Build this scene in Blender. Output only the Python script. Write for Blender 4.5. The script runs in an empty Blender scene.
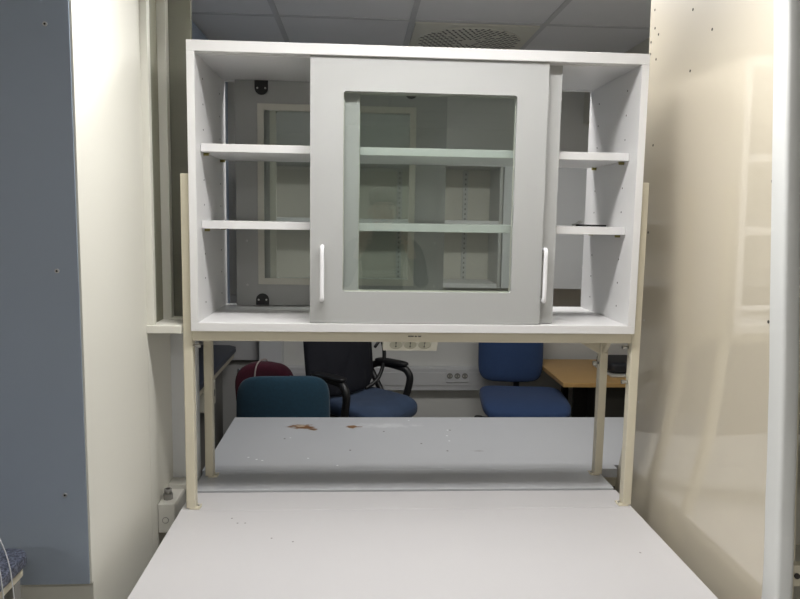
import bpy, bmesh, math, random
from mathutils import Vector, Matrix, Euler
random.seed(7)
S = bpy.context.scene
COL = S.collection
PI = math.pi

# ------------------------------------------------------------------ materials
def mat(name, col, rough=.5, metal=0., coat=0., coat_rough=.05, noise=.04, nscale=6., bump=0., bscale=80., spec=.5, sheen=0.):
    m = bpy.data.materials.new(name); m.use_nodes = True
    nt = m.node_tree; n = nt.nodes; b = n['Principled BSDF']
    b.inputs['Roughness'].default_value = rough
    b.inputs['Coat IOR'].default_value = 2.3
    b.inputs['Metallic'].default_value = metal
    b.inputs['Coat Weight'].default_value = coat
    b.inputs['Coat Roughness'].default_value = coat_rough
    b.inputs['Specular IOR Level'].default_value = spec
    b.inputs['Sheen Weight'].default_value = sheen
    tc = n.new('ShaderNodeTexCoord')
    nz = n.new('ShaderNodeTexNoise'); nz.inputs['Scale'].default_value = nscale; nz.inputs['Detail'].default_value = 4
    nt.links.new(tc.outputs['Object'], nz.inputs['Vector'])
    mx = n.new('ShaderNodeMix'); mx.data_type = 'RGBA'
    mx.inputs['A'].default_value = tuple(c * (1 - noise) for c in col) + (1,)
    mx.inputs['B'].default_value = tuple(min(1, c * (1 + noise)) for c in col) + (1,)
    nt.links.new(nz.outputs['Fac'], mx.inputs['Factor'])
    nt.links.new(mx.outputs['Result'], b.inputs['Base Color'])
    if bump:
        n2 = n.new('ShaderNodeTexNoise'); n2.inputs['Scale'].default_value = bscale; n2.inputs['Detail'].default_value = 3
        nt.links.new(tc.outputs['Object'], n2.inputs['Vector'])
        bp = n.new('ShaderNodeBump'); bp.inputs['Strength'].default_value = bump; bp.inputs['Distance'].default_value = .002
        nt.links.new(n2.outputs['Fac'], bp.inputs['Height']); nt.links.new(bp.outputs['Normal'], b.inputs['Normal'])
    return m

def glass_mat(name, tint):
    m = bpy.data.materials.new(name); m.use_nodes = True
    nt = m.node_tree; n = nt.nodes; n.clear()
    out = n.new('ShaderNodeOutputMaterial'); mix = n.new('ShaderNodeMixShader')
    tr = n.new('ShaderNodeBsdfTransparent'); tr.inputs['Color'].default_value = tint + (1,)
    gl = n.new('ShaderNodeBsdfGlossy'); gl.inputs['Roughness'].default_value = .01
    fr = n.new('ShaderNodeFresnel'); fr.inputs['IOR'].default_value = 1.5
    ge = n.new('ShaderNodeNewGeometry')
    inv = n.new('ShaderNodeMath'); inv.operation = 'SUBTRACT'; inv.inputs[0].default_value = 1.9
    sc = n.new('ShaderNodeMath'); sc.operation = 'MULTIPLY'; sc.inputs[1].default_value = 1.9
    nt.links.new(ge.outputs['Backfacing'], sc.inputs[0])
    nt.links.new(sc.outputs[0], inv.inputs[1])                 # both faces of the pane counted once, on the side looked at
    mu = n.new('ShaderNodeMath'); mu.operation = 'MULTIPLY'; mu.use_clamp = True
    nt.links.new(fr.outputs[0], mu.inputs[0]); nt.links.new(inv.outputs[0], mu.inputs[1])
    nt.links.new(mu.outputs[0], mix.inputs['Fac'])
    nt.links.new(tr.outputs[0], mix.inputs[1]); nt.links.new(gl.outputs[0], mix.inputs[2])
    nt.links.new(mix.outputs[0], out.inputs['Surface'])
    return m

M = {}
M['white'] = mat('white laminate', (.715, .71, .705), .35, noise=.01)
M['door'] = mat('grey door laminate', (.41, .415, .405), .38, noise=.015)
M['moulding'] = mat('pale plastic moulding', (.60, .59, .52), .4, noise=.02)
M['frame'] = mat('cream powder coat', (.62, .575, .45), .42, noise=.02, bump=.05, bscale=400)
M['cream'] = mat('cream paint', (.67, .66, .59), .5, noise=.015, nscale=2)
M['wall'] = mat('cream wall paint', (.60, .58, .51), .6, noise=.02, nscale=2)
M['backwall'] = mat('pale grey wall paint', (.66, .66, .63), .6, noise=.02, nscale=2)
M['blue'] = mat('blue grey panel', (.34, .40, .485), .4, noise=.03, nscale=3)
M['bluedoor'] = mat('blue grey cupboard paint', (.36, .44, .56), .4, noise=.03)
M['beige'] = mat('glossy beige panel', (.63, .57, .45), .5, coat=1., coat_rough=.012, noise=.015, nscale=2)
M['trim'] = mat('white painted steel', (.66, .67, .655), .35, noise=.01)
M['slot'] = mat('dark slot', (.03, .03, .03), .8)
M['hole'] = mat('dark hole', (.05, .045, .04), .9)
M['black'] = mat('black plastic', (.012, .012, .013), .45)
M['steel'] = mat('zinc plated steel', (.55, .55, .54), .3, metal=1.)
M['pin'] = mat('brass pin', (.28, .24, .08), .4, metal=.6)
M['ceil'] = mat('grey ceiling tile', (.72, .72, .725), .85, noise=.03, bump=.15, bscale=300)
M['grid'] = mat('ceiling grid bar', (.52, .52, .525), .6)
M['vent'] = mat('perforated vent plate', (.66, .65, .57), .6)
M['floor'] = mat('grey vinyl floor', (.30, .29, .265), .35, noise=.06, nscale=12)
M['teal'] = mat('teal wool fabric', (.006, .040, .070), .9, noise=.25, nscale=90, bump=.35, bscale=500, sheen=.15)
M['burg'] = mat('burgundy fabric', (.09, .009, .026), .9, noise=.2, nscale=60, bump=.3, bscale=400, sheen=.15)
M['piping'] = mat('pale piping', (.5, .42, .40), .7)
M['navy'] = mat('blue chair fabric', (.027, .060, .155), .9, noise=.12, nscale=120, bump=.25, bscale=500, sheen=.1)
M['seatblue'] = mat('worn dark blue fabric', (.03, .055, .11), .9, noise=.35, nscale=14, bump=.3, bscale=400, sheen=.1)
M['mesh'] = mat('dark mesh fabric', (.006, .007, .013), .85, noise=.2, nscale=50, bump=.3, bscale=300)
M['wood'] = mat('light beech desk', (.55, .34, .13), .4, noise=.1, nscale=9)
M['darkpanel'] = mat('black brown board', (.022, .02, .015), .6)
M['pad'] = mat('charcoal vinyl', (.02, .022, .028), .5)
M['sock'] = mat('cream socket plastic', (.66, .645, .54), .4)
M['sockin'] = mat('recessed socket face', (.42, .41, .31), .5)
M['duct'] = mat('grey white duct plastic', (.56, .55, .50), .4)
M['ductb'] = mat('cool grey duct plastic', (.58, .585, .59), .4)
M['gland'] = mat('grey cable gland', (.22, .215, .20), .5)
M['counterdark'] = mat('dark blue counter', (.04, .05, .075), .35)
M['sash'] = mat('olive window board', (.15, .15, .115), .3)
M['reveal'] = mat('olive window reveal', (.24, .235, .175), .5)
M['cool'] = mat('cool white paint', (.70, .715, .72), .5)
M['handle'] = mat('white enamel handle', (.88, .88, .90), .25)
M['shelfgrey'] = mat('pale shelf laminate', (.52, .52, .50), .45)
M['lamp_housing'] = mat('white lamp housing', (.7, .7, .7), .5)
M['skin'] = mat('skin', (.72, .46, .34), .55)
M['cloth'] = mat('dark green sweater', (.03, .04, .035), .9)
M['jeans'] = mat('dark jeans', (.02, .025, .045), .9)
M['hair'] = mat('brown hair', (.035, .022, .014), .6)
M['glass'] = glass_mat('greenish pane glass', (.955, .975, .962))
M['clear'] = glass_mat('clear tubing', (.93, .94, .94))

def speckle_mat():
    m = bpy.data.materials.new('dark speckled laminate'); m.use_nodes = True
    nt = m.node_tree; n = nt.nodes; b = n['Principled BSDF']; b.inputs['Roughness'].default_value = .35
    tc = n.new('ShaderNodeTexCoord'); nz = n.new('ShaderNodeTexNoise')
    nz.inputs['Scale'].default_value = 240; nz.inputs['Detail'].default_value = 5
    r = n.new('ShaderNodeValToRGB'); e = r.color_ramp.elements
    e[0].position = .40; e[0].color = (.010, .013, .024, 1); e[1].position = .66; e[1].color = (.15, .165, .22, 1)
    nt.links.new(tc.outputs['Object'], nz.inputs['Vector']); nt.links.new(nz.outputs['Fac'], r.inputs['Fac'])
    nt.links.new(r.outputs['Color'], b.inputs['Base Color'])
    return m
M['speckle'] = speckle_mat()

def bench_mat(name, base, rough, dirty):
    """laminate worktop; dirty: brown crumbs and pale specks with shapes of their own"""
    m = bpy.data.materials.new(name); m.use_nodes = True
    nt = m.node_tree; n = nt.nodes; L = nt.links.new
    b = n['Principled BSDF']; b.inputs['Roughness'].default_value = rough
    tc = n.new('ShaderNodeTexCoord')
    nz = n.new('ShaderNodeTexNoise'); nz.inputs['Scale'].default_value = 5; nz.inputs['Detail'].default_value = 5
    L(tc.outputs['Object'], nz.inputs['Vector'])
    mx = n.new('ShaderNodeMix'); mx.data_type = 'RGBA'
    mx.inputs['A'].default_value = tuple(c * .975 for c in base) + (1,); mx.inputs['B'].default_value = tuple(c * 1.02 for c in base) + (1,)
    L(nz.outputs['Fac'], mx.inputs['Factor'])
    cur = mx.outputs['Result']
    def over(fac, col):
        nonlocal cur
        k = n.new('ShaderNodeMix'); k.data_type = 'RGBA'; k.inputs['B'].default_value = col + (1,)
        L(fac, k.inputs['Factor']); L(cur, k.inputs['A']); cur = k.outputs['Result']
    def blob(cx, cy, rx, ry, col, warp=.9, sc=40, soft=.2):
        mp = n.new('ShaderNodeMapping'); mp.vector_type = 'POINT'
        mp.inputs['Location'].default_value = (-cx / rx, -cy / ry, 0); mp.inputs['Scale'].default_value = (1 / rx, 1 / ry, 0)
        L(tc.outputs['Object'], mp.inputs['Vector'])
        ln = n.new('ShaderNodeVectorMath'); ln.operation = 'LENGTH'; L(mp.outputs[0], ln.inputs[0])
        w = n.new('ShaderNodeTexNoise'); w.inputs['Scale'].default_value = sc; w.inputs['Detail'].default_value = 4
        L(tc.outputs['Object'], w.inputs['Vector'])
        a = n.new('ShaderNodeMath'); a.operation = 'MULTIPLY_ADD'; a.inputs[1].default_value = warp * 2; L(w.outputs['Fac'], a.inputs[0])
        s = n.new('ShaderNodeMath'); s.operation = 'SUBTRACT'; L(ln.outputs['Value'], s.inputs[0]); s.inputs[1].default_value = warp
        L(s.outputs[0], a.inputs[2])
        r = n.new('ShaderNodeMapRange'); r.inputs['From Min'].default_value = 1; r.inputs['From Max'].default_value = 1 - soft
        L(a.outputs[0], r.inputs['Value']); over(r.outputs['Result'], col)
    if dirty:
        # a scratchy smear, the two brown patches, then specks
        blob(.10, 2.66, .17, .035, (.58, .59, .60), 1.0, 30, .8)
        blob(-.205, 2.645, .055, .030, (.20, .095, .035), 1.1, 38, .25)
        blob(-.215, 2.655, .022, .014, (.45, .36, .27), 1.0, 60, .3)
        blob(-.165, 2.615, .02, .014, (.16, .08, .03), .8, 60, .3)
        blob(-.018, 2.645, .024, .020, (.24, .13, .06), 1.0, 50, .3)
        blob(.012, 2.645, .016, .006, (.22, .13, .07), .8, 60, .3)
        for (x, y) in ((.36, 2.60), (.32, 2.36), (.105, 2.585), (-.26, 2.50), (-.02, 2.37), (.235, 2.44)):
            blob(x, y, .0045, .006, (.09, .08, .075), .3, 90, .3)
        for (x, y) in ((.34, 2.53), (.35, 2.60), (.34, 2.47), (.21, 2.73), (-.24, 2.51), (-.33, 2.28), (-.31, 2.27), (-.36, 2.30), (-.06, 2.22), (.42, 2.74), (-.16, 2.29)):
            blob(x, y, .0045, .006, (.78, .80, .80), .6, 90, .4)
        blob(.43, 2.36, .03, .012, (.33, .33, .34), .9, 50, .8)
    else:
        for (x, y) in ((-.31, 1.79), (-.29, 1.79), (-.21, 1.70), (-.155, 1.68), (-.33, 1.82), (.70, 1.60)):
            blob(x, y, .003, .004, (.25, .24, .23), .3, 90, .3)
    L(cur, b.inputs['Base Color'])
    return m
M['top_near'] = bench_mat('light grey worktop', (.55, .54, .545), .42, False)
M['top_far'] = bench_mat('dirty grey worktop', (.46, .47, .485), .32, True)

# ------------------------------------------------------------------ mesh builder
class MB:
    def __init__(self): self.bm = bmesh.new(); self.mats = []
    def _mi(self, m):
        if m not in self.mats: self.mats.append(m)
        return self.mats.index(m)
    def _merge(self, b2, m, smooth=False):
        i = self._mi(m)
        for f in b2.faces: f.material_index = i; f.smooth = smooth
        me = bpy.data.meshes.new('tmp'); b2.to_mesh(me); b2.free()
        self.bm.from_mesh(me); bpy.data.meshes.remove(me)
    def box(self, x0, x1, y0, y1, z0, z1, m, bev=0., seg=2, mtx=None):
        b = bmesh.new(); bmesh.ops.create_cube(b, size=1)
        for v in b.verts: v.co = Vector(((x0 + x1) / 2 + v.co.x * (x1 - x0), (y0 + y1) / 2 + v.co.y * (y1 - y0), (z0 + z1) / 2 + v.co.z * (z1 - z0)))
        if bev: bmesh.ops.bevel(b, geom=list(b.edges), offset=bev, segments=seg, affect='EDGES', profile=.5)
        if mtx is not None: bmesh.ops.transform(b, matrix=mtx, verts=b.verts)
        self._merge(b, m); return self
    def cyl(self, p0, p1, r, m, seg=16, r2=None, smooth=True):
        p0 = Vector(p0); p1 = Vector(p1); d = p1 - p0
        b = bmesh.new(); bmesh.ops.create_cone(b, cap_ends=True, segments=seg, radius1=r, radius2=r if r2 is None else r2, depth=d.length)
        mt = Matrix.Translation((p0 + p1) / 2) @ d.to_track_quat('Z', 'Y').to_matrix().to_4x4()
        bmesh.ops.transform(b, matrix=mt, verts=b.verts)
        i = self._mi(m)
        for f in b.faces: f.material_index = i; f.smooth = smooth and len(f.verts) == 4
        me = bpy.data.meshes.new('tmp'); b.to_mesh(me); b.free(); self.bm.from_mesh(me); bpy.data.meshes.remove(me)
        return self
    def prism(self, pts, axis, a0, a1, m, bev=0.):
        """2-D outline pts extruded along axis; x: pts=(y,z), y: (x,z), z: (x,y)"""
        def P(p, a): return {'x': (a, p[0], p[1]), 'y': (p[0], a, p[1]), 'z': (p[0], p[1], a)}[axis]
        b = bmesh.new(); n = len(pts)
        A = [b.verts.new(P(p, a0)) for p in pts]; B = [b.verts.new(P(p, a1)) for p in pts]
        b.faces.new(A); b.faces.new(B)
        for i in range(n): b.faces.new((A[i], A[(i + 1) % n], B[(i + 1) % n], B[i]))
        bmesh.ops.recalc_face_normals(b, faces=b.faces)
        if bev: bmesh.ops.bevel(b, geom=list(b.edges), offset=bev, segments=2, affect='EDGES', profile=.5)
        self._merge(b, m); return self
    def ring(self, x0, x1, z0, z1, ix0, ix1, iz0, iz1, y0, y1, r, m):
        """rectangular board in the XZ plane with a round-cornered opening"""
        b = bmesh.new(); k = 4
        inner = []
        for (cx, cz, a) in ((ix1 - r, iz1 - r, 0), (ix0 + r, iz1 - r, 90), (ix0 + r, iz0 + r, 180), (ix1 - r, iz0 + r, 270)):
            for j in range(k + 1):
                t = math.radians(a + 90 * j / k); inner.append((cx + r * math.cos(t), cz + r * math.sin(t)))
        outer = []
        cor = ((x1, z1), (x0, z1), (x0, z0), (x1, z0))
        for ci in range(4):
            for j in range(k + 1): outer.append(cor[ci])
        N = len(inner)
        vi = {}
        def V(p, y):
            q = (round(p[0], 6), y, round(p[1], 6))
            if q not in vi: vi[q] = b.verts.new((p[0], y, p[1]))
            return vi[q]
        def F(*vs):
            u = []
            for v in vs:
                if v not in u: u.append(v)
            if len(u) > 2:
                try: b.faces.new(u)
                except ValueError: pass
        for i in range(N):
            j = (i + 1) % N
            for y in (y0, y1): F(V(outer[i], y), V(outer[j], y), V(inner[j], y), V(inner[i], y))
            F(V(inner[i], y0), V(inner[j], y0), V(inner[j], y1), V(inner[i], y1))
            F(V(outer[i], y0), V(outer[j], y0), V(outer[j], y1), V(outer[i], y1))
        bmesh.ops.recalc_face_normals(b, faces=b.faces)
        self._merge(b, m); return self
    def tube(self, pts, r, m, seg=10, closed=False, sub=1):
        pts = [Vector(p) for p in pts]
        if sub > 1:
            q = []; n = len(pts); rng = n if closed else n - 1
            for i in range(rng):
                p0 = pts[(i - 1) % n] if closed or i > 0 else pts[i]; p1 = pts[i]; p2 = pts[(i + 1) % n]
                p3 = pts[(i + 2) % n] if closed or i + 2 < n else p2
                for s in range(sub):
                    t = s / sub
                    q.append(.5 * ((2 * p1) + (p2 - p0) * t + (2 * p0 - 5 * p1 + 4 * p2 - p3) * t * t + (3 * p1 - p0 - 3 * p2 + p3) * t ** 3))
            if not closed: q.append(pts[-1])
            pts = q
        b = bmesh.new(); n = len(pts); rings = []
        up = None
        for i, p in enumerate(pts):
            a = pts[(i - 1) % n] if closed or i > 0 else p; c = pts[(i + 1) % n] if closed or i < n - 1 else p
            d = (c - a).normalized()
            if up is None:
                up = Vector((0, 0, 1)) if abs(d.z) < .9 else Vector((1, 0, 0))
            s = d.cross(up).normalized(); up = s.cross(d).normalized()
            rr = r[i * len(r) // n] if isinstance(r, (list, tuple)) else r
            rings.append([b.verts.new(p + s * rr * math.cos(2 * PI * k / seg) + up * rr * math.sin(2 * PI * k / seg)) for k in range(seg)])
        for i in range(n if closed else n - 1):
            A, B = rings[i], rings[(i + 1) % n]
            for k in range(seg): b.faces.new((A[k], A[(k + 1) % seg], B[(k + 1) % seg], B[k]))
        if not closed: b.faces.new(rings[0]); b.faces.new(rings[-1])
        bmesh.ops.recalc_face_normals(b, faces=b.faces)
        self._merge(b, m, True); return self
    def pad(self, size, m, e=.35, ev=.6, fn=None, mtx=None, nu=40, nv=20):
        """superellipsoid cushion of full size (sx,sy,sz); e squareness in plan, ev in section; fn bends it"""
        def sp(c, p): return math.copysign(abs(c) ** p, c)
        b = bmesh.new(); rows = []
        for i in range(nv + 1):
            v = -PI / 2 + PI * i / nv; row = []
            for j in range(nu):
                u = 2 * PI * j / nu
                x = sp(math.cos(v), ev) * sp(math.cos(u), e); y = sp(math.cos(v), ev) * sp(math.sin(u), e); z = sp(math.sin(v), ev)
                q = Vector((x * size[0] / 2, y * size[1] / 2, z * size[2] / 2))
                if fn: q = fn(q)
                row.append(b.verts.new(q))
            rows.append(row)
        for i in range(nv):
            for j in range(nu):
                b.faces.new((rows[i][j], rows[i][(j + 1) % nu], rows[i + 1][(j + 1) % nu], rows[i + 1][j]))
        bmesh.ops.remove_doubles(b, verts=b.verts, dist=1e-5)
        bmesh.ops.recalc_face_normals(b, faces=b.faces)
        if mtx is not None: bmesh.ops.transform(b, matrix=mtx, verts=b.verts)
        self._merge(b, m, True); return self
    def build(self, name, parent=None):
        me = bpy.data.meshes.new(name); self.bm.to_mesh(me); self.bm.free()
        for m in self.mats: me.materials.append(M[m])
        o = bpy.data.objects.new(name, me); COL.objects.link(o)
        if parent is not None:
            o.parent = parent
            if parent.type == 'EMPTY': o.matrix_parent_inverse = parent_inv(parent)
        return o
def parent_inv(p):
    # parts are modelled in world coordinates; the Empty only carries them
    m = Matrix.Translation(p.location) @ p.rotation_euler.to_matrix().to_4x4()
    q = p.parent
    return m.inverted()

def thing(name, label, cat, loc=(0, 0, 0), group=None):
    o = bpy.data.objects.new(name, None); COL.objects.link(o); o.location = loc; o.empty_display_size = .05
    o['label'] = label; o['category'] = cat
    if group: o['group'] = group
    return o
def tag(o, label, cat, group=None):
    o['label'] = label; o['category'] = cat
    if group: o['group'] = group
    return o
def struct(o): o['kind'] = 'structure'; return o
def lab(o, s): o['label'] = s; return o
def local(part, parent):
    """part modelled in the parent's own axes"""
    part.matrix_parent_inverse = Matrix.Identity(4); part.parent = parent; return part

# ------------------------------------------------------------------ dimensions
BZ = .78                                   # worktop height
CEIL = 2.464
cx0, cx1 = -.4386, .7614                   # cabinet
cy0, cy1 = 1.8606, 2.2751
cz0, cz1 = 1.2802, 2.0258
ix0, ix1 = cx0 + .020, cx1 - .020
iz0, iz1 = cz0 + .0228, cz1 - .0275

# ------------------------------------------------------------------ room shell
struct(MB().box(-3.2, 3.0, -3.2, 4.5, -.05, 0, 'floor').build('floor'))
c = MB().box(-3.2, 3.0, -3.2, 4.5, CEIL, CEIL + .05, 'ceil')
for k in range(-5, 6):
    x = .232 + .6 * k
    if -3.2 < x < 3.0: c.box(x - .0125, x + .0125, -3.2, 4.45, CEIL - .004, CEIL + .001, 'grid', .001, 1)
for k in range(-10, 3):
    y = 3.24 + .6 * k
    if -3.2 < y < 4.45: c.box(-3.2, 3.0, y - .0125, y + .0125, CEIL - .0036, CEIL + .001, 'grid', .001, 1)
struct(c.build('ceiling'))
struct(MB().box(-3.2, 3.0, 4.35, 4.5, 0, CEIL, 'backwall').build('wall_back'))
struct(MB().box(-3.2, 3.0, -3.35, -3.2, 0, CEIL, 'wall').build('wall_front'))
struct(MB().box(1.95, 2.1, 2.7, 4.35, 0, CEIL, 'wall').build('wall_right'))
struct(MB().box(3.0, 3.15, -3.35, 4.5, 0, CEIL, 'wall').build('wall_outer_right'))
struct(MB().box(-3.35, -3.2, -3.35, 4.5, 0, CEIL, 'wall').build('wall_outer_left'))
struct(MB().box(1.38, 1.95, 3.0, 4.35, 2.18, CEIL, 'wall', .003).build('trim_3'))
# the wall pier on the left: cream side facing the bench, deeper below the sill than above it
w = MB().box(-2.6, -.556, 1.452, 1.876, 0, CEIL, 'cream', .002)
w.box(-2.6, -.556, 1.876, 2.10, 0, 1.27, 'cream')
w.box(-.70, -.482, 2.10, 2.14, 0, 1.27, 'cool')
struct(w.build('wall_left'))
# window set in the pier above the sill
t = MB().box(-.561, -.538, 1.876, 1.90, 1.293, CEIL, 'cream', .002)
t.box(-.70, -.545, 1.90, 2.03, 1.293, CEIL, 'reveal')
struct(t.build('trim_1'))
t = MB().box(-.548, -.522, 1.99, 2.02, 1.296, CEIL, 'cream', .002)
t.box(-.548, -.462, 1.99, 2.02, 1.279, 1.298, 'cream', .002)
wf = struct(t.build('window_1'))
wp = MB().box(-.53, -.462, 2.02, 2.035, 1.27, CEIL, 'sash').build('window_pane', wf)
struct(MB().box(-.567, -.466, 1.868, 2.10, 1.272, 1.2935, 'cream', .002).build('trim_4'))

# blue grey panel on the pier's front
bp_ = MB().box(-1.9, -.5565, 1.430, 1.4515, .812, CEIL - .01, 'blue')
for (x, z) in ((-.601, 1.944), (-.597, 1.471), (-.599, 1.007)):
    pass
bpo = tag(bp_.build('wall_panel'), 'large blue-grey flat panel with three screws covering the wall front at left', 'panel')
for (x, z) in ((-.601, 1.944), (-.597, 1.471), (-.599, 1.007)):
    MB().cyl((x, 1.4302, z), (x, 1.4275, z), .0045, 'steel', 12).cyl((x, 1.4275, z), (x, 1.4270, z), .0022, 'hole', 8).build('screw', bpo)
MB().box(-.5565, -.5515, 1.432, 1.446, .812, CEIL - .01, 'cream', .001).build('edge_strip', bpo)

# ------------------------------------------------------------------ benches
def square_leg(x, y, z1, w=.04, m='frame'): return MB().box(x - w / 2, x + w / 2, y - w / 2, y + w / 2, 0, z1, m, .003)
b1 = thing('lab_bench', 'light grey clean-topped lab bench in front, below the shelf frame', 'bench', (.15, 1.62, 0))
MB().box(-.479, .787, 1.2576, 1.8715, BZ - .03, BZ, 'top_near', .0015).build('worktop', b1)
MB().box(-.479, .787, 1.8725, 1.999, BZ - .03, BZ, 'top_near', .0015).build('rear_strip', b1)
MB().box(-.44, .75, 1.33, 1.36, BZ - .09, BZ - .03, 'frame', .002).box(-.44, .75, 1.94, 1.97, BZ - .09, BZ - .03, 'frame', .002).build('apron', b1)
for (x, y) in ((-.44, 1.345), (.75, 1.345), (-.44, 1.955), (.75, 1.955)): square_leg(x, y, BZ - .03).build('leg', b1)
b2 = thing('lab_bench', 'wider grey lab bench behind the shelf frame, top marked with brown stains', 'bench', (.4, 2.45, 0))
MB().prism([(-.487, 2.1785), (.860, 2.1785), (.860, 2.215), (1.62, 2.215), (1.62, 2.775), (-.487, 2.775)], 'z', BZ - .03, BZ, 'top_far', .0015).build('worktop', b2)
MB().box(-.479, .787, 2.015, 2.1775, BZ - .03, BZ, 'top_far', .0015).build('front_strip', b2)
MB().box(-.44, 1.57, 2.25, 2.28, BZ - .09, BZ - .03, 'frame', .002).box(-.44, 1.57, 2.70, 2.73, BZ - .09, BZ - .03, 'frame', .002).box(.0, .03, 2.03, 2.25, BZ - .06, BZ - .03, 'frame', .002).build('apron', b2)
for (x, y) in ((-.44, 2.265), (1.57, 2.28), (-.44, 2.715), (1.57, 2.715)): square_leg(x, y, BZ - .03).build('leg', b2)

# ------------------------------------------------------------------ shelf frame on the benches
fr = thing('shelf_frame', 'cream steel four-post frame standing on the benches and carrying the white cabinet', 'frame', (.15, 2.0, BZ))
pw = .0250
PLX = (-.4642, -.4642 + pw); PRX = (.7620, .7620 + pw)
ptop = 1.693
for (X, Y, s) in ((PLX, 1.879, 1), (PRX, 1.879, -1), (PLX, 2.120, 1), (PRX, 2.120, -1)):
    p = MB().box(X[0], X[1], Y, Y + .029, BZ + .003, ptop, 'frame', .0025, 2).build('post', fr)
    xc = (X[0] + X[1]) / 2
    f = MB().box(xc - .014 + s * .010, xc + .014 + s * .010, Y - .002, Y + .033, BZ, BZ + .004, 'frame', .0015)
    f.prism([(xc + s * .012 + .013 * math.cos(a * PI / 8), Y + .016 + .018 * math.sin(a * PI / 8)) for a in range(16)], 'z', BZ, BZ + .0042, 'frame')
    f.build('foot_plate', p)
    MB().cyl((xc + s * .0185, Y + .016, BZ + .004), (xc + s * .0185, Y + .016, BZ + .008), .004, 'steel', 6, smooth=False).build('bolt', p)
for Y in (1.880, 2.121):
    MB().box(PLX[1], PRX[0], Y, Y + .026, cz0 - .0292, cz0, 'frame', .002).build('cross_rail', fr)
for X in (PLX, PRX):
    MB().box(X[0] + .002, X[1] - .002, 1.908, 2.120, cz0 - .0292, cz0 - .001, 'frame', .002).build('side_rail', fr)
gz = cz0 - .029
MB().prism([(PRX[0], gz), (.626, gz), (.632, gz - .006), (PRX[0], gz - .079)], 'y', 2.128, 2.141, 'frame', .001).build('gusset', fr)
MB().prism([(2.120, gz), (2.046, gz), (2.052, gz - .006), (2.120, gz - .074)], 'x', PRX[0] + .006, PRX[1] - .006, 'frame', .001).build('gusset', fr)
def knob_bolt(x, y, z, d):
    MB().cyl((x, y, z), (x + d * .014, y, z), .0042, 'steel', 12).cyl((x + d * .010, y, z), (x + d * .018, y, z), .006, 'steel', 6, smooth=False).build('bolt', fr)
knob_bolt(PRX[0], 2.134, 1.143, -1); knob_bolt(PRX[0], 1.893, 1.139, -1); knob_bolt(PRX[0], 1.900, 1.236, -1); knob_bolt(PLX[1], 1.893, 1.236, 1)
# tiny printed mark on the front rail
tm = MB()
xx = .139
for wd in (.0022, .003, .002, .0028, .0022, None, .003, .0022, None, .002, .0026, .002):
    if wd is None: xx += .003; continue
    tm.box(xx, xx + wd, 1.8794, 1.8801, 1.2655, 1.2685 + random.random() * .0012, 'slot'); xx += wd + .0006
tm.build('printed_mark', fr)

# ------------------------------------------------------------------ cabinet
cab = thing('sliding_door_cabinet', 'white two-shelf cabinet with grey sliding glass doors raised on cream posts', 'cabinet', (.16, 2.07, cz0))
MB().box(cx0, cx1, cy0, cy1, iz1, cz1, 'white', .0012).build('top_panel', cab)
bt = MB().box(cx0, cx1, cy0, cy1, cz0, iz0, 'white', .0012)
bt.build('bottom_panel', cab)
zs = (1.753, 1.550)                       # shelf undersides
def side(x0, x1, s):
    m = MB().box(x0, x1, cy0, cy1, iz0, iz1, 'white', .0008)
    xi = x1 if s > 0 else x0
    z = iz0 + .05
    for k in range(-7, 5):
        z = 1.747 + .0677 * k * .985
        if not iz0 + .02 < z < iz1 - .02: continue
        for y in (1.955, 2.185): m.cyl((xi - s * .002, y, z), (xi + s * .0004, y, z), .0026, 'hole', 10)
    m.build('side_panel', cab)
side(cx0, ix0, 1); side(ix1, cx1, -1)
for z in zs:
    MB().box(ix0 + .001, ix1 - .001, 1.915, 2.218, z, z + .021, 'white', .001).build('shelf', cab)
    for x, s in ((ix0, 1), (ix1, -1)):
        for y in (1.955, 2.185):
            lab(MB().cyl((x, y, z - .004), (x + s * .014, y, z - .004), .0038, 'pin', 10).box(min(x, x + s * .016), max(x, x + s * .016), y - .005, y + .005, z - .0012, z, 'pin').build('shelf_pin', cab), 'brass shelf pin')
# sliding tracks
MB().box(ix0, ix1, 1.8845, 1.8895, iz1 - .003, iz1, 'white').box(ix0, ix1, 2.2465, 2.2515, iz1 - .003, iz1, 'white').build('track', cab)

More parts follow.
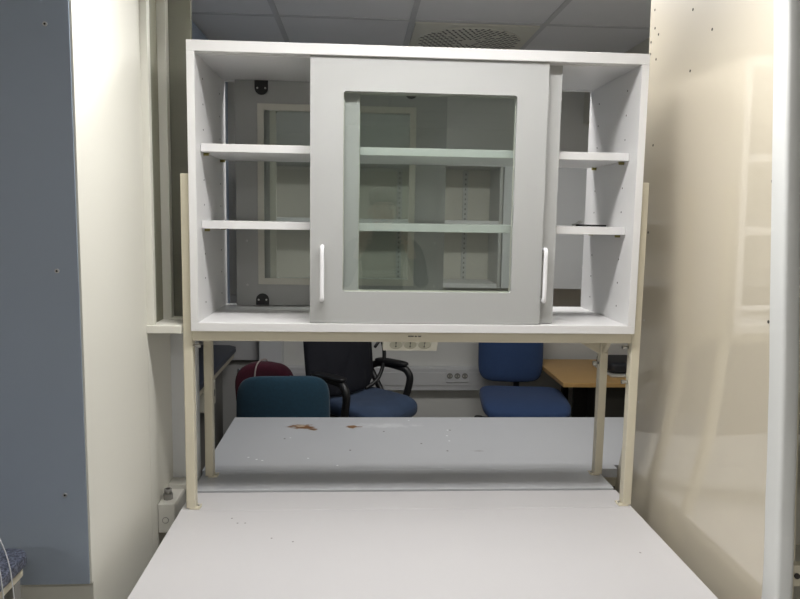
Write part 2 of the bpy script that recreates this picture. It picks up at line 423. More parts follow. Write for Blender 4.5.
DW, DZ0, DZ1 = .623, iz0 + .002, iz1 - .0005
def door(x0, y0, front, handle_x):
    y1 = y0 + .016; x1 = x0 + DW
    ox0, ox1, oz0, oz1 = x0 + .086, x0 + .086 + .455, 1.389, 1.911
    d = MB().ring(x0, x1, DZ0, DZ1, ox0, ox1, oz0, oz1, y0, y1, .008, 'door').build('sliding_door', cab)
    ym = (y0 + y1) / 2
    MB().box(ox0 - .001, ox1 + .001, ym - .002, ym + .002, oz0 - .001, oz1 + .001, 'glass').build('glass_pane', d)
    yi, s = (y1, 1) if front else (y0, -1)             # face that looks into the cabinet
    mo = MB(); w_ = .018
    a = (min(yi, yi + s * .003), max(yi, yi + s * .003))
    mo.box(ox0 - w_, ox1 + w_, *a, oz1 - .002, oz1 + w_, 'moulding', .0008)
    mo.box(ox0 - w_, ox1 + w_, *a, oz0 - w_, oz0 + .002, 'moulding', .0008)
    mo.box(ox0 - w_, ox0 + .002, *a, oz0, oz1, 'moulding', .0008)
    mo.box(ox1 - .002, ox1 + w_, *a, oz0, oz1, 'moulding', .0008)
    lab(mo.build('glass_moulding', d), 'pale plastic moulding holding the glass')
    for xr in (x0 + .081, x1 - .081):
        for top in (True, False):
            pts = []
            zc = DZ1 - .023 if top else DZ0 + .017
            for k in range(13):
                t = PI * k / 12
                pts.append((xr + .0205 * math.cos(t), zc + (-1 if top else 1) * .0205 * math.sin(t)))
            pts.append((xr - .0205, DZ1 if top else DZ0)); pts.append((xr + .0205, DZ1 if top else DZ0))
            r = MB().prism(pts, 'y', *a, 'black')
            for sx in (-.012, .012): r.cyl((xr + sx, yi + s * .002, zc), (xr + sx, yi + s * .0038, zc), .003, 'steel', 10)
            lab(r.build('roller_plate', d), 'black half-round roller plate')
    # handle on the outer face, its screws on the inner one
    yo, o = (y0, -1) if front else (y1, 1)
    h = MB(); za, zb_ = 1.369, 1.508; st = o * .028
    h.tube([(handle_x, yo, za), (handle_x, yo + st * .7, za), (handle_x, yo + st, za + .007), (handle_x, yo + st, (za + zb_) / 2), (handle_x, yo + st, zb_ - .007), (handle_x, yo + st * .7, zb_), (handle_x, yo, zb_)], .0058, 'handle', 12, sub=4)
    lab(h.build('door_handle', d), 'white bow handle')
    for z in (za, zb_): MB().cyl((handle_x, yi, z), (handle_x, yi + s * .002, z), .0036, 'steel', 10).build('handle_screw', d)
    return d
lab(door(-.1265, 1.868, True, -.0935), 'front sliding door in the middle of the cabinet')
lab(door(-.085, 1.890, True, .5055), 'second sliding door pushed in behind the front one')
lab(door(-.381, 2.230, False, -.3475), 'rear sliding door with its black roller plates towards us')
lab(door(-.346, 2.252, False, .246), 'outermost rear sliding door')

# small dark clip left on the lower shelf
cl = MB()
z = zs[1] + .021
cl.tube([(.655, 2.125, z + .004), (.668, 2.13, z + .006), (.685, 2.128, z + .012), (.676, 2.118, z + .014), (.664, 2.118, z + .006)], .0032, 'steel', 8, sub=4)
cl.tube([(.664, 2.118, z + .003), (.69, 2.10, z + .003), (.715, 2.085, z + .0028), (.735, 2.055, z + .0028)], .0026, 'black', 8, sub=4)
tag(cl.build('wire_clip'), 'small dark wire clip lying on the lower shelf at the cabinet right end', 'clip')

# ------------------------------------------------------------------ socket strip under the cabinet
so = thing('socket_strip', 'cream angled triple socket strip hanging under the cabinet behind the front rail', 'socket', (.15, 1.95, 1.25))
A = Vector((0, 1.930, 1.256)); B = Vector((0, 1.968, 1.2105))
MB().prism([(A.y, A.z), (A.y, cz0 - .0005), (2.03, cz0 - .0005), (2.03, 1.2105), (B.y, B.z)], 'x', .074, .2285, 'sock', .0015).build('housing', so)
nrm = Vector((0, -(A.z - B.z), -(B.y - A.y))).normalized(); dirv = (B - A).normalized()
for x in (.110, .1505, .191):
    cc = A + dirv * .032 + Vector((x, 0, 0))
    q = MB().cyl(cc + nrm * -.001, cc + nrm * .0008, .0185, 'sockin', 28)
    q.tube([cc + nrm * .001 + Vector((math.cos(a * PI / 14) * .0188, 0, 0)) + dirv * math.sin(a * PI / 14) * .0188 for a in range(28)], .0010, 'sock', 6, closed=True)
    qo = q.build('socket', so)
    h = MB()
    for s in (-1, 1):
        c2 = cc + dirv * (.0085 * s); h.cyl(c2 + nrm * .0005, c2 + nrm * .0012, .0026, 'slot', 10)
    h.cyl(cc - dirv * .009 + nrm * .0004 , cc + dirv * .009 + nrm * .0004, .0010, 'slot', 6)
    h.build('pin_hole', qo)

# ------------------------------------------------------------------ cable duct on the left pier
du = thing('cable_duct', 'grey-white cable duct with a round knockout on the cream wall left of bench', 'duct', (-.53, 1.95, .73))
MB().box(-.5555, -.5085, 1.928, 2.095, .690, .776, 'duct', .003).build('duct_body', du)
MB().box(-.522, -.5075, 1.934, 2.095, .694, .770, 'duct', .0015).build('duct_cover', du)
k = MB().tube([(-.5345 + .0085 * math.cos(a * PI / 10), 1.9275, .728 + .0085 * math.sin(a * PI / 10)) for a in range(20)], .0009, 'gland', 6, closed=True)
k.cyl((-.5345, 1.929, .728), (-.5345, 1.9265, .728), .0075, 'duct', 18).build('knockout', du)
MB().cyl((-.536, 1.965, .774), (-.536, 1.965, .792), .0135, 'gland', 8, smooth=False).cyl((-.536, 1.965, .792), (-.536, 1.965, .806), .0105, 'gland', 20).cyl((-.536, 1.965, .806), (-.536, 1.965, .8065), .006, 'hole', 14).build('cable_gland', du)
MB().box(-.5555, -.50, 2.04, 2.098, .772, .790, 'duct', .002).build('junction_cap', du)

# ------------------------------------------------------------------ tall cabinet on the right with the glossy side
def px(y, z):
    """the side sheet is slightly bowed: nearly upright above, drawn in towards the bench lower down"""
    p = .8965 - .0125 * (z - 1.68) + .004 * (y - 1.95)
    if z < 1.3:
        t = (1.3 - max(z, .72)) / .52; p -= .042 * t * t
    return p
def near(z):                                            # raked front edge
    K = ((0, 1.20), (.802, 1.358), (.995, 1.408), (1.163, 1.437), (1.374, 1.459), (1.682, 1.486), (1.938, 1.508), (2.5, 1.57))
    for (a, b), (c, d) in zip(K, K[1:]):
        if z <= c: return b + (d - b) * (z - a) / (c - a)
    return K[-1][1]
tc_ = thing('tall_cabinet', 'tall beige glossy-sided cabinet with white front stile right of the bench', 'cabinet', (1.3, 1.8, 0))
def hexa(mb, y00, y01, off0, off1, z0, z1, m):
    """slab following the side plane: y from y00(z) to y01(z), thickness off0..off1 to the right of the plane"""
    b = bmesh.new(); rows = []
    n_ = max(1, int((z1 - z0) / .06))
    for k in range(n_ + 1):
        z = z0 + (z1 - z0) * k / n_
        rows.append([b.verts.new((px(yy, z) + of, yy, z)) for (yy, of) in ((y00(z), off0), (y01(z), off0), (y01(z), off1), (y00(z), off1))])
    for A_, B_ in zip(rows, rows[1:]):
        for k in range(4): b.faces.new((A_[k], A_[(k + 1) % 4], B_[(k + 1) % 4], B_[k]))
    b.faces.new(rows[0]); b.faces.new(rows[-1])
    bmesh.ops.recalc_face_normals(b, faces=b.faces)
    if m == 'trim':
        eds = [e for e in b.edges if abs(e.verts[0].co.z - e.verts[1].co.z) > .01]
        bmesh.ops.bevel(b, geom=eds, offset=.009, segments=4, affect='EDGES', profile=.5)
    for e in b.edges:
        if len(e.link_faces) == 2 and e.calc_face_angle(0) > .55: e.smooth = False
    mb._merge(b, m, n_ > 1)
sp = MB(); hexa(sp, near, lambda z: 2.192, 0, .02, .04, 2.44, 'beige')
sp = sp.build('side_panel', tc_)
def pscrew(y, z, m='hole'):
    x = px(y, z); MB().cyl((x + .001, y, z), (x - .0008, y, z), .0038, m, 10).build('screw_hole', sp)
for q in ((2.16, 2.225), (2.153, 2.17), (2.178, 2.135), (2.178, 2.10), (2.125, 2.145), (2.135, 2.075), (2.128, 1.82), (2.135, 1.555), (1.907, 2.155), (1.794, 2.075), (1.905, 1.995), (1.487, 1.68), (1.467, 1.375), (1.42, 1.07)): pscrew(*q)
for q in ((2.135, 1.280), (2.12, 1.02), (2.10, .80)): pscrew(*q, 'steel')
st = MB(); hexa(st, lambda z: near(z) - .052, lambda z: near(z) + .004, -.004, .035, .03, 2.44, 'trim')
lab(st.build('front_stile', tc_), 'white painted front stile')
up = MB()
hexa(up, lambda z: near(z) - .010, lambda z: near(z) + .006, .035, .061, .04, 2.40, 'frame')
up.build('slotted_upright', tc_)
for k in range(22):
    sl = MB(); z = .30 + k * .092
    hexa(sl, lambda z: near(z) - .0115, lambda z: near(z) - .0095, .0385, .0435, z, z + .048, 'slot')
    sl.build('upright_slot', tc_)
bk = MB()
b0 = px(2.18, .8)
bk.box(b0 + .09, 1.92, 2.155, 2.188, .04, 2.36, 'wall')
bk.build('back_panel', tc_)
MB().box(1.90, 1.94, 1.62, 2.165, .04, 2.36, 'wall').build('side_panel', tc_)
for z in (.5, 1.05, 1.66, 1.72):
    MB().box(.975, 1.90, 1.62, 2.165, z, z + .022, 'wall', .002).build('shelf', tc_)
br = MB(); hexa(br, lambda z: near(z) - .03, lambda z: near(z) - .012, .034, .10, .835, .875, 'frame')
br.cyl((px(1.33, .85) + .052, near(.85) - .030, .856), (px(1.33, .85) + .052, near(.85) - .034, .856), .006, 'hole', 10)
br.build('bracket', tc_)

# ------------------------------------------------------------------ speckled counter at the very left
cn = thing('side_counter', 'dark speckled counter corner with cream metal edge in front of blue-grey panel', 'counter', (-.9, 1.0, 0))
Zc = .932
pts = [(-1.9, .2), (-.632, .2)] + [(-.632 - .035 + .035 * math.cos(a * PI / 16), 1.352 - .035 + .035 * math.sin(a * PI / 16)) for a in range(9)] + [(-1.9, 1.352)]
MB().prism(pts, 'z', Zc - .024, Zc, 'speckle', .005).build('counter_top', cn)
MB().box(-.668, -.644, .2, 1.335, Zc - .050, Zc - .0245, 'frame', .003).build('edge_rail', cn)
for (x, y) in ((-.656, 1.310), (-1.85, 1.310), (-.656, .25), (-1.85, .25)): MB().box(x - .012, x + .012, y - .012, y + .012, 0, Zc - .049, 'gland' if y > 1 else 'frame', .002).build('leg', cn)
def clear_tube(pts, label):
    tag(MB().tube(pts, .0010, 'clear2', 8, sub=6).build('thin_tube'), label, 'tube', 'clear tubes at the counter')
M['clear2'] = mat('pale clear plastic', (.62, .63, .64), .2)
clear_tube([(-.86, 1.424, 1.50), (-.74, 1.36, 1.26), (-.648, 1.22, 1.10), (-.620, 1.20, 1.035), (-.598, 1.20, .93), (-.592, 1.20, .60)], 'thin clear tube passing the speckled counter corner, nearer the blue-grey panel')
clear_tube([(-.98, 1.424, 1.46), (-.82, 1.30, 1.25), (-.68, 1.19, 1.13), (-.610, 1.155, 1.03), (-.590, 1.15, .95), (-.580, 1.15, .60)], 'thin clear tube passing the speckled counter corner, farther from the blue-grey panel')

# ------------------------------------------------------------------ ceiling vent
ve = thing('ceiling_vent', 'square ceiling vent tile with round perforated plate above the white cabinet', 'vent', (.532, 3.54, CEIL))
MB().box(.248, .816, 3.256, 3.824, CEIL - .010, CEIL - .0005, 'vent', .002).build('tile_plate', ve)
d = MB().cyl((.532, 3.54, CEIL - .010), (.532, 3.54, CEIL - .015), .252, 'vent', 56, r2=.247)
dd = d.build('perforated_disc', ve)
hs = MB()
for ix in range(-8, 9):
    for iy in range(-8, 9):
        hx_, hy_ = ix * .029 + .0145 * (iy % 2), iy * .029
        rr_ = math.hypot(hx_, hy_)
        if rr_ > .243 or rr_ < .035 or abs(abs(hx_) - abs(hy_)) < .012: continue
        vert = abs(hy_) > abs(hx_)
        mt = Matrix.Translation((.532 + hx_, 3.54 + hy_, CEIL - .0152)) @ Matrix.Rotation((.5 if (hx_ > 0) == vert else -.5) + (PI / 2 if vert else 0), 4, 'Z')
        hs.box(-.0105, .0105, -.0042, .0042, -.0006, .0006, 'slot', mtx=mt)
hs.build('perforation', dd)

# ------------------------------------------------------------------ back of the room, right: shelves, wall cupboard, desk
su = thing('wall_shelf_unit', 'pale open shelving with slotted standards on the back wall seen through cabinet glass', 'shelving', (.2, 4.2, 1.15))
X0, X1 = -.62, .826
MB().box(X0, X1, 4.325, 4.349, 1.188, 1.90, 'wall').build('back_panel', su)
MB().box(X0, X1, 4.02, 4.325, 1.885, 1.905, 'shelfgrey', .002).build('top_panel', su)
for x in (X0, X1 - .018): MB().box(x, x + .018, 4.02, 4.325, 1.188, 1.885, 'shelfgrey', .002).build('side_panel', su)
for z in (1.188, 1.552): MB().box(X0 + .019, X1 - .019, 4.02, 4.323, z, z + .026, 'white', .002).build('shelf', su)
for x in (-.20, .25, .655):
    m = MB().box(x - .015, x + .015, 4.312, 4.325, 1.18, 1.88, 'shelfgrey')
    for k in range(22): m.box(x - .004, x + .004, 4.3110, 4.3125, 1.22 + k * .030, 1.232 + k * .030, 'gland')
    m.build('slotted_standard', su)
cu = thing('wall_cupboard', 'closed pale grey wall cupboard above the wooden desk at the back', 'cupboard', (1.3, 4.2, 1.15))
MB().box(.832, 1.90, 4.045, 4.349, 1.185, 1.905, 'shelfgrey', .002).build('body', cu)
for (a, b) in ((.834, 1.362), (1.366, 1.898)):
    dr = MB().box(a, b, 4.026, 4.044, 1.188, 1.902, 'cool', .002).build('door', cu)
    MB().tube([(b - .05 if a < 1 else a + .05, 4.026, 1.23), (b - .05 if a < 1 else a + .05, 4.004, 1.23), (b - .05 if a < 1 else a + .05, 4.004, 1.32), (b - .05 if a < 1 else a + .05, 4.026, 1.32)], .005, 'steel', 8).build('door_handle', dr)
de = thing('wooden_desk', 'light wooden desk with dark underside against the back wall', 'desk', (1.4, 3.95, 0))
MB().box(1.11, 1.94, 3.63, 4.27, .695, .72, 'wood', .003).build('desk_top', de)
MB().box(1.28, 1.92, 3.98, 4.0, .10, .694, 'darkpanel').build('back_board', de)
MB().box(1.36, 1.90, 3.68, 3.975, .05, .694, 'darkpanel', .003).build('drawer_unit', de)
for (x, y) in ((1.30, 4.22), (1.91, 4.22)): MB().box(x - .018, x + .018, y - .018, y + .018, 0, .694, 'black', .002).build('leg', de)
pdo = thing('desk_pad', 'rounded charcoal pad on a pale tray lying on the wooden desk', 'pad', (1.53, 3.92, .72))
MB().box(1.42, 1.66, 3.76, 4.08, .7205, .732, 'duct', .003).build('tray', pdo)
MB().pad((.23, .28, .065), 'pad', .3, .4, mtx=Matrix.Translation((1.54, 3.93, .764))).build('pad_top', pdo)

# back wall trunking with outlets
tk = thing('wall_trunking', 'long cool grey cable trunking along the back wall with outlets', 'trunking', (.3, 4.3, .58))
MB().box(-.46, .96, 4.285, 4.349, .512, .657, 'ductb', .004).build('trunking_body', tk)
MB().box(-.46, .96, 4.280, 4.286, .545, .628, 'ductb', .001).build('trunking_cover', tk)
def outlet(x0, x1, z0, z1, n):
    o = MB().box(x0, x1, 4.272, 4.281, z0, z1, 'sock' if n < 0 else 'ductb', .002).build('outlet', tk)
    for k in range(n):
        x = x0 + (x1 - x0) * (k + .5) / n; zc = (z0 + z1) / 2
        q = MB().cyl((x, 4.2715, zc), (x, 4.2705, zc), .0185, 'gland', 20)
        q.cyl((x - .008, 4.271, zc), (x - .008, 4.269, zc), .0035, 'sock', 8).cyl((x + .008, 4.271, zc), (x + .008, 4.269, zc), .0035, 'sock', 8)
        q.build('socket', o)
outlet(.558, .70, .568, .650, 3); outlet(-.29, -.205, .553, .635, 2)
# white boxed column and low grey panel at the back left
struct(MB().box(-.592, -.455, 4.22, 4.36, 0, 1.14, 'cool', .004).build('trim_2'))
gp = thing('low_panel', 'pale grey low cupboard at the back left beyond the counter', 'cupboard', (-.95, 4.3, 0))
MB().box(-1.6, -.60, 4.29, 4.349, .70, 1.10, 'ductb', .002).build('upper_panel', gp)
MB().box(-1.6, -.60, 4.32, 4.349, .0, .675, 'shelfgrey', .002).build('plinth', gp)
MB().box(-1.6, -.60, 4.31, 4.349, .675, .70, 'gland').build('painted_shadow_line', gp)  # dark grey strip standing in for the shadow line below the upper panel

# left rear: counter with sockets, wall cupboards above it
lc = thing('wall_counter', 'dark-topped counter along the rear left wall with socket blocks below', 'counter', (-1.1, 3.7, 0))
MB().prism([(-1.7, 2.9), (-.725, 2.9), (-.725, 4.20), (-.77, 4.25), (-1.7, 4.25)], 'z', .770, .802, 'counterdark', .005).build('counter_top', lc)
MB().box(-.765, -.737, 2.92, 4.20, .735, .768, 'frame', .002).build('edge_rail', lc)
MB().box(-1.65, -.80, 2.92, 4.16, .02, .735, 'gland', .003).build('body', lc)
for (y, z0) in ((3.18, .60), (3.56, .60)):
    m = MB().box(-.799, -.740, y - .10, y + .10, z0, z0 + .13, 'sock', .006)
    for k in (-.06, 0, .06): m.cyl((-.740, y + k, z0 + .065), (-.738, y + k, z0 + .065), .018, 'gland', 14)
    m.build('socket_block', lc)
wc = thing('wall_cupboard', 'blue-grey wall cupboards over the rear left counter', 'cupboard', (-1.0, 3.5, 1.0))
MB().box(-1.3, -.752, 2.75, 4.10, 1.02, CEIL - .012, 'bluedoor', .002).build('body', wc)
for y in (2.76, 3.20, 3.64): MB().box(-.752, -.734, y, y + .43, 1.03, CEIL - .12, 'bluedoor', .002).build('door', wc)

# ------------------------------------------------------------------ chairs (modelled in their own axes: seat faces -Y)
def star_base(root, seat_z, legm='black'):
    local(MB().cyl((0, 0, .09), (0, 0, seat_z - .06), .022, 'steel', 16).cyl((0, 0, .10), (0, 0, .28), .030, 'black', 16).build('gas_column'), root)
    for k in range(5):
        a = 2 * PI * k / 5 + .3; c_, s_ = math.cos(a), math.sin(a)
        lg = local(MB().tube([(0, 0, .115), (.14 * c_, .14 * s_, .10), (.27 * c_, .27 * s_, .075)], [.026, .022, .016], 'black', 10).build('leg'), root)
        w_ = MB()
        for s2 in (-1, 1):
            ox, oy = -s_ * .013 * s2, c_ * .013 * s2
            w_.cyl((.27 * c_ + ox * .4, .27 * s_ + oy * .4, .027), (.27 * c_ + ox * 1.6, .27 * s_ + oy * 1.6, .027), .026, 'black', 18)
        w_.cyl((.27 * c_, .27 * s_, .027), (.27 * c_, .27 * s_, .08), .008, 'steel', 8)
        local(w_.build('caster'), lg)
def seat_pad(root, w_, d_, z, m, cy=0):
    def bend(q):
        q = q.copy(); t = q.y / (d_ / 2)
        q.z += -.030 * max(0, -t) ** 2.5 + .012 * max(0, t) ** 2 + .010 * (q.x / (w_ / 2)) ** 2
        return q
    local(MB().pad((w_, d_, .085), m, .38, .55, bend, Matrix.Translation((0, cy, z - .042))).build('seat'), root)
    local(MB().pad((w_ * .86, d_ * .86, .05), 'black', .4, .5, None, Matrix.Translation((0, cy, z - .082))).box(-.09, .09, cy - .1, cy + .14, z - .14, z - .09, 'black', .01).build('seat_shell'), root)
def back_pad(root, w_, h_, th, zc, y, m, tilt=.12, e=.42, name='backrest', taper=0., x=0.):
    def bend(q):
        q = q.copy(); q.x *= 1 - taper * (q.y / (h_ / 2)); q.z += -.045 * (q.x / (w_ / 2)) ** 2; return q
    mt = Matrix.Translation((x, y, zc)) @ Matrix.Rotation(-tilt, 4, 'X') @ Matrix.Rotation(PI / 2, 4, 'X')
    return local(MB().pad((w_, h_, th), m, e, .5, bend, mt).build(name), root)
def lever(root, z):
    local(MB().tube([(-.06, .03, z - .12), (-.20, -.02, z - .13), (-.235, -.03, z - .125)], .007, 'black', 8).pad((.05, .03, .02), 'black', .6, .8, None, Matrix.Translation((-.245, -.03, z - .125))).build('height_lever'), root)

# teal chair pulled up to the far bench edge
ch = thing('office_chair', 'teal fabric office chair with rounded back behind the stained bench', 'chair', (-.31, 2.83, 0))
ch.rotation_euler = (0, 0, .06)
star_base(ch, .50); seat_pad(ch, .45, .43, .52, 'teal', -.02)
back_pad(ch, .415, .40, .075, .685, .21, 'teal', .10, .40)
local(MB().tube([(0, .08, .42), (0, .22, .43), (0, .27, .52), (0, .255, .66)], .017, 'black', 10, sub=4).build('back_stem'), ch)

# burgundy chair further back
ch = thing('upholstered_chair', 'burgundy upholstered chair with pale piping, partly hidden behind the teal chair', 'chair', (-.37, 3.95, 0))
ch.rotation_euler = (0, 0, PI - .5)
for (x, y) in ((-.19, -.19), (.19, -.19), (-.19, .2), (.19, .2)):
    local(MB().tube([(x, y, .0), (x * .96, y * .95, .42)], .013, 'steel', 10).build('leg'), ch)
seat_pad(ch, .46, .46, .48, 'burg')
bb = back_pad(ch, .36, .40, .13, .600, .20, 'burg', .14, .55)
local(MB().tube([(.062, .128, .55), (.06, .130, .68), (.05, .160, .786), (.045, .215, .808), (.042, .275, .782), (.04, .298, .67)], .0045, 'piping', 8, sub=4).build('piping'), bb)
lab(bb.children[0], 'pale piping seam')
for x in (-.17, .17): local(MB().tube([(x, .2, .42), (x, .27, .60), (x, .25, .75)], .012, 'steel', 8, sub=3).build('back_post'), ch)

# black mesh armchair
ch = thing('office_chair', 'black mesh-back armchair with worn blue seat, under the cabinet middle', 'chair', (.10, 3.40, 0))
ch.rotation_euler = (0, 0, .85)
star_base(ch, .58); seat_pad(ch, .41, .39, .69, 'seatblue', .05)
bk_ = MB()
def bendm(q):
    q = q.copy(); q.z += -.05 * (q.x / .2) ** 2 + .005 * math.cos(q.x * 2 * PI / .075); return q
mt = Matrix.Translation((-.02, .17, .945)) @ Matrix.Rotation(-.10, 4, 'X') @ Matrix.Rotation(PI / 2, 4, 'X')
bk_.pad((.48, .48, .05), 'mesh', .36, .5, bendm, mt, 96, 24)
bko = local(bk_.build('backrest'), ch)
hp = MB().tube([(.10, 0.190, 1.160), (.175, 0.175, 1.060), (.225, 0.150, 0.930), (.225, 0.140, 0.830), (.175, 0.140, 0.740), (.10, 0.160, 0.700)], .0105, 'black', 10, sub=5)
hp.tube([(.225, 0.152, 0.960), (.15, 0.140, 0.915)], .008, 'black', 8).tube([(-.02, 0.180, 0.730), (-.02, 0.160, 0.610), (-.02, 0.060, 0.570)], .02, 'black', 10, sub=4)
local(hp.build('back_frame'), ch)
for s in (-1, 1):
    a = MB()
    x = s * .24
    a.tube([(x, .25, .783), (x, .17, .813), (x, .03, .808), (x * 1.02, -.01, .783), (x * 1.02, -.02, .743), (x * .98, .0, .65), (x * .9, .03, .55), (x * .55, .03, .53)], .019, 'black', 10, sub=5)
    a.tube([(x, .25, .783), (x * .98, .16, .66), (x * .9, .05, .55)], .017, 'black', 10, sub=4)
    ao = local(a.build('armrest'), ch)
    local(MB().pad((.055, .21, .028), 'black', .5, .6, None, Matrix.Translation((x, .10, .828))).build('arm_pad'), ao)

# blue task chair on the right
ch = thing('office_chair', 'blue fabric armless task chair beside the wooden desk', 'chair', (.925, 3.76, 0))
ch.rotation_euler = (0, 0, -.10)
star_base(ch, .58); seat_pad(ch, .475, .46, .625, 'navy', -.02); lever(ch, .62)
back_pad(ch, .385, .46, .075, .862, .27, 'navy', .06, .34, x=-.04)
local(MB().tube([(0, .10, .54), (0, .26, .545), (0, .315, .62), (0, .31, .85)], .018, 'black', 10, sub=4).build('back_stem'), ch)

# ------------------------------------------------------------------ the photographer, seen mirrored in the cabinet glass
def skin_mesh(verts, edges, name, mats, pick, sub=2, root=0):
    me = bpy.data.meshes.new(name); me.from_pydata([v[:3] for v in verts], edges, [])
    o = bpy.data.objects.new(name, me); COL.objects.link(o)
    bpy.context.view_layer.objects.active = o
    sk = o.modifiers.new('s', 'SKIN'); sk.use_smooth_shade = True
    for i, v in enumerate(verts):
        d = me.skin_vertices[0].data[i]; d.radius = (v[3], v[4] if len(v) > 4 else v[3]); d.use_root = (i == root)
    sb = o.modifiers.new('d', 'SUBSURF'); sb.levels = sub; sb.render_levels = sub
    bpy.context.view_layer.update()
    dg = bpy.context.evaluated_depsgraph_get()
    m2 = bpy.data.meshes.new_from_object(o.evaluated_get(dg))
    bpy.data.objects.remove(o); bpy.data.meshes.remove(me)
    for m in mats: m2.materials.append(M[m])
    for p in m2.polygons: p.material_index = pick(p.center); p.use_smooth = True
    return m2
PX, PY = .15, -.44
V = []; Eg = []
def add(*chain, start=None):
    prev = start
    for c in chain:
        V.append(c); k = len(V) - 1
        if prev is not None: Eg.append((prev, k))
        prev = k
    return prev
pel = add((PX, PY, .95, .155, .115))
waist = add((PX, PY, 1.10, .135, .10), start=pel); chest = add((PX, PY, 1.30, .15, .105), start=waist)
shb = add((PX, PY - .005, 1.42, .11, .08), start=chest)
nk = add((PX, PY + .01, 1.49, .052), (PX, PY + .03, 1.555, .062, .07), (PX, PY + .03, 1.625, .078, .092), (PX, PY + .02, 1.69, .066, .078), start=shb)
for s in (-1, 1):
    hipk = add((PX + s * .09, PY, .86, .085), (PX + s * .10, PY + .01, .50, .058), (PX + s * .105, PY - .01, .30, .055), (PX + s * .11, PY - .02, .09, .04), (PX + s * .125, PY + .10, .035, .036, .03), (PX + s * .13, PY + .16, .03, .028, .022), start=pel)
    hx = PX + s * .112
    wr = add((PX + s * .185, PY, 1.41, .062), (PX + s * .235, PY + .07, 1.19, .046), (PX + s * .17, PY + .25, 1.345, .037), (hx + s * .022, PY + .315, 1.415, .026, .022), start=shb)
    palm = add((hx + s * .012, PY + .345, 1.455, .032, .017), start=wr)
    for k, (dz, ln) in enumerate(((.034, .9), (.014, 1.), (-.006, .95), (-.026, .75))):
        add((hx + s * .010, PY + .372, 1.470 + dz, .0085), (hx - s * .004 * ln, PY + .396, 1.476 + dz, .008), (hx - s * .026 * ln, PY + .402, 1.478 + dz, .0072), (hx - s * .042 * ln, PY + .398, 1.478 + dz, .0062), start=palm)
    add((hx - s * .004, PY + .352, 1.462, .011), (hx - s * .022, PY + .362, 1.480, .0095), (hx - s * .036, PY + .370, 1.497, .008), start=wr)
def pick(c):
    if c.z > 1.475 and abs(c.x - PX) < .12 and c.y < PY + .2: return 0
    if c.y > PY + .30: return 0
    if c.z < .10: return 3
    return 2 if c.z < .93 else 1
pm = skin_mesh(V, Eg, 'person', ['skin', 'cloth', 'jeans', 'black'], pick, 2, pel)
b = MB(); b.mats = ['skin', 'cloth', 'jeans', 'black']; b.bm.from_mesh(pm)
T = Matrix.Translation
b.pad((.026, .040, .050), 'skin', 1, 1, None, T((PX, PY + .125, 1.612)), 16, 10)
for s in (-1, 1):
    b.pad((.016, .034, .060), 'skin', 1, 1, None, T((PX + s * .082, PY + .02, 1.625)), 14, 10)
    b.pad((.028, .020, .015), 'moulding', 1, 1, None, T((PX + s * .033, PY + .108, 1.640)), 14, 10)
    b.pad((.011, .012, .011), 'hair', 1, 1, None, T((PX + s * .033, PY + .114, 1.640)), 12, 8)
    b.pad((.040, .016, .008), 'hair', 1, 1, None, T((PX + s * .034, PY + .112, 1.662)), 12, 8)
b.pad((.048, .016, .016), 'burg', 1, 1, None, T((PX, PY + .110, 1.570)), 14, 8)
per = tag(b.build('person'), 'person in dark clothes holding up a phone, mirrored in the cabinet glass', 'person')
hr = MB().pad((.180, .205, .125), 'hair', 1, .9, lambda q: Vector((q.x, q.y, q.z if q.z > -.02 else -.02 + (q.z + .02) * (.3 if q.y > 0 else 1.3))), T((PX, PY + .008, 1.705)))
hr.build('hair', per)
tag(MB().box(PX - .075, PX + .075, PY + .384, PY + .392, 1.448, 1.522, 'black', .003).build('phone'), 'black phone held up sideways by the person mirrored in the glass', 'phone')

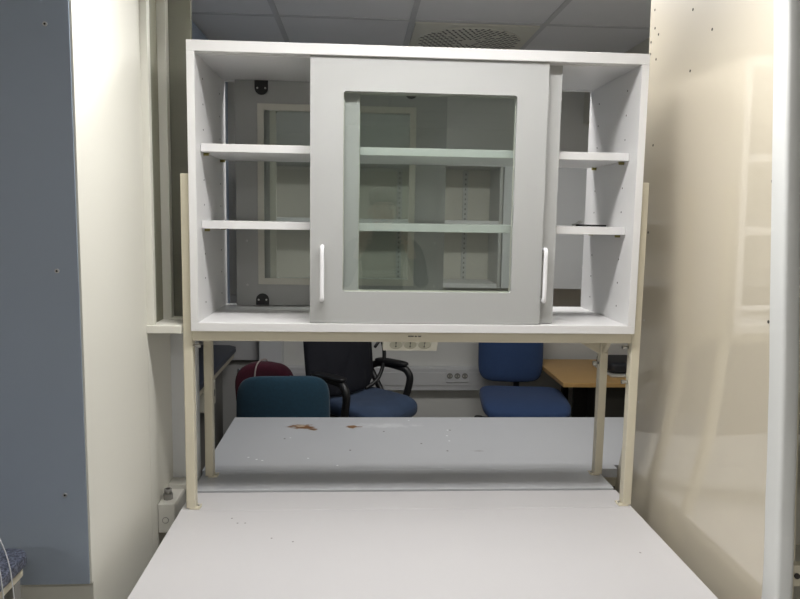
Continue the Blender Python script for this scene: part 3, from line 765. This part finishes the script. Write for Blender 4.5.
# ------------------------------------------------------------------ lamps
def lamp(x, y, power, lx=1.2, ly=.14, label='', col=(1., .982, .968), skirt=.03):
    t = thing('ceiling_light', label, 'light', (x, y, CEIL), 'recessed ceiling lamps')
    h = MB()
    h.box(x - lx / 2 - .03, x + lx / 2 + .03, y - ly / 2 - .03, y - ly / 2, CEIL - skirt, CEIL - .0005, 'lamp_housing', .002)
    h.box(x - lx / 2 - .03, x + lx / 2 + .03, y + ly / 2, y + ly / 2 + .03, CEIL - skirt, CEIL - .0005, 'lamp_housing', .002)
    h.box(x - lx / 2 - .03, x - lx / 2, y - ly / 2, y + ly / 2, CEIL - skirt, CEIL - .0005, 'lamp_housing', .002)
    h.box(x + lx / 2, x + lx / 2 + .03, y - ly / 2, y + ly / 2, CEIL - skirt, CEIL - .0005, 'lamp_housing', .002)
    h.build('housing', t)
    la = bpy.data.lights.new('lamp', 'AREA'); la.shape = 'RECTANGLE'; la.size = lx; la.size_y = ly; la.energy = power; la.color = col
    lo = bpy.data.objects.new('lamp_tube', la); COL.objects.link(lo); lo.location = (x, y, CEIL - .012)
    return t
lamp(.13, 1.44, 22, lx=.95, ly=.16, skirt=.115, label='recessed ceiling lamp above the near bench')
lamp(.42, 2.48, 17, lx=1.1, ly=.24, label='recessed ceiling lamp above the rear bench')
lamp(.20, -.60, 14, label='recessed ceiling lamp behind the viewer')
lamp(2.25, -2.2, 14, label='recessed ceiling lamp near the front wall')
lamp(-1.95, -2.0, 28, label='added ceiling fill lamp in the front corner')  # extra fill from behind left, added to brighten the blue-grey panel

# ------------------------------------------------------------------ world, camera
w = bpy.data.worlds.new('World'); S.world = w; w.use_nodes = True
w.node_tree.nodes['Background'].inputs[0].default_value = (.5, .52, .55, 1); w.node_tree.nodes['Background'].inputs[1].default_value = .1

yaw, pitch, roll, fpx = .0611, .1164, .0169, 700.88
cam = bpy.data.cameras.new('camera'); co = bpy.data.objects.new('camera', cam); COL.objects.link(co); S.camera = co
cam.sensor_fit = 'HORIZONTAL'; cam.sensor_width = 36; cam.lens = fpx * 36 / 800; cam.clip_start = .02
f = Vector((math.sin(yaw) * math.cos(pitch), math.cos(yaw) * math.cos(pitch), -math.sin(pitch)))
r = Vector((math.cos(yaw), -math.sin(yaw), 0)); u = r.cross(f)
r2 = r * math.cos(roll) + u * math.sin(roll); u2 = -r * math.sin(roll) + u * math.cos(roll)
co.matrix_world = Matrix.Translation((0, 0, 1.5881)) @ Matrix((r2, u2, -f)).transposed().to_4x4()

S.view_settings.view_transform = 'Standard'; S.view_settings.look = 'None'
S.view_settings.gamma = 1; S.view_settings.use_curve_mapping = False
S.view_settings.exposure = 0.22
S.cycles.max_bounces = 10; S.cycles.transparent_max_bounces = 16; S.cycles.sample_clamp_indirect = 4
S.cycles.use_denoising = True
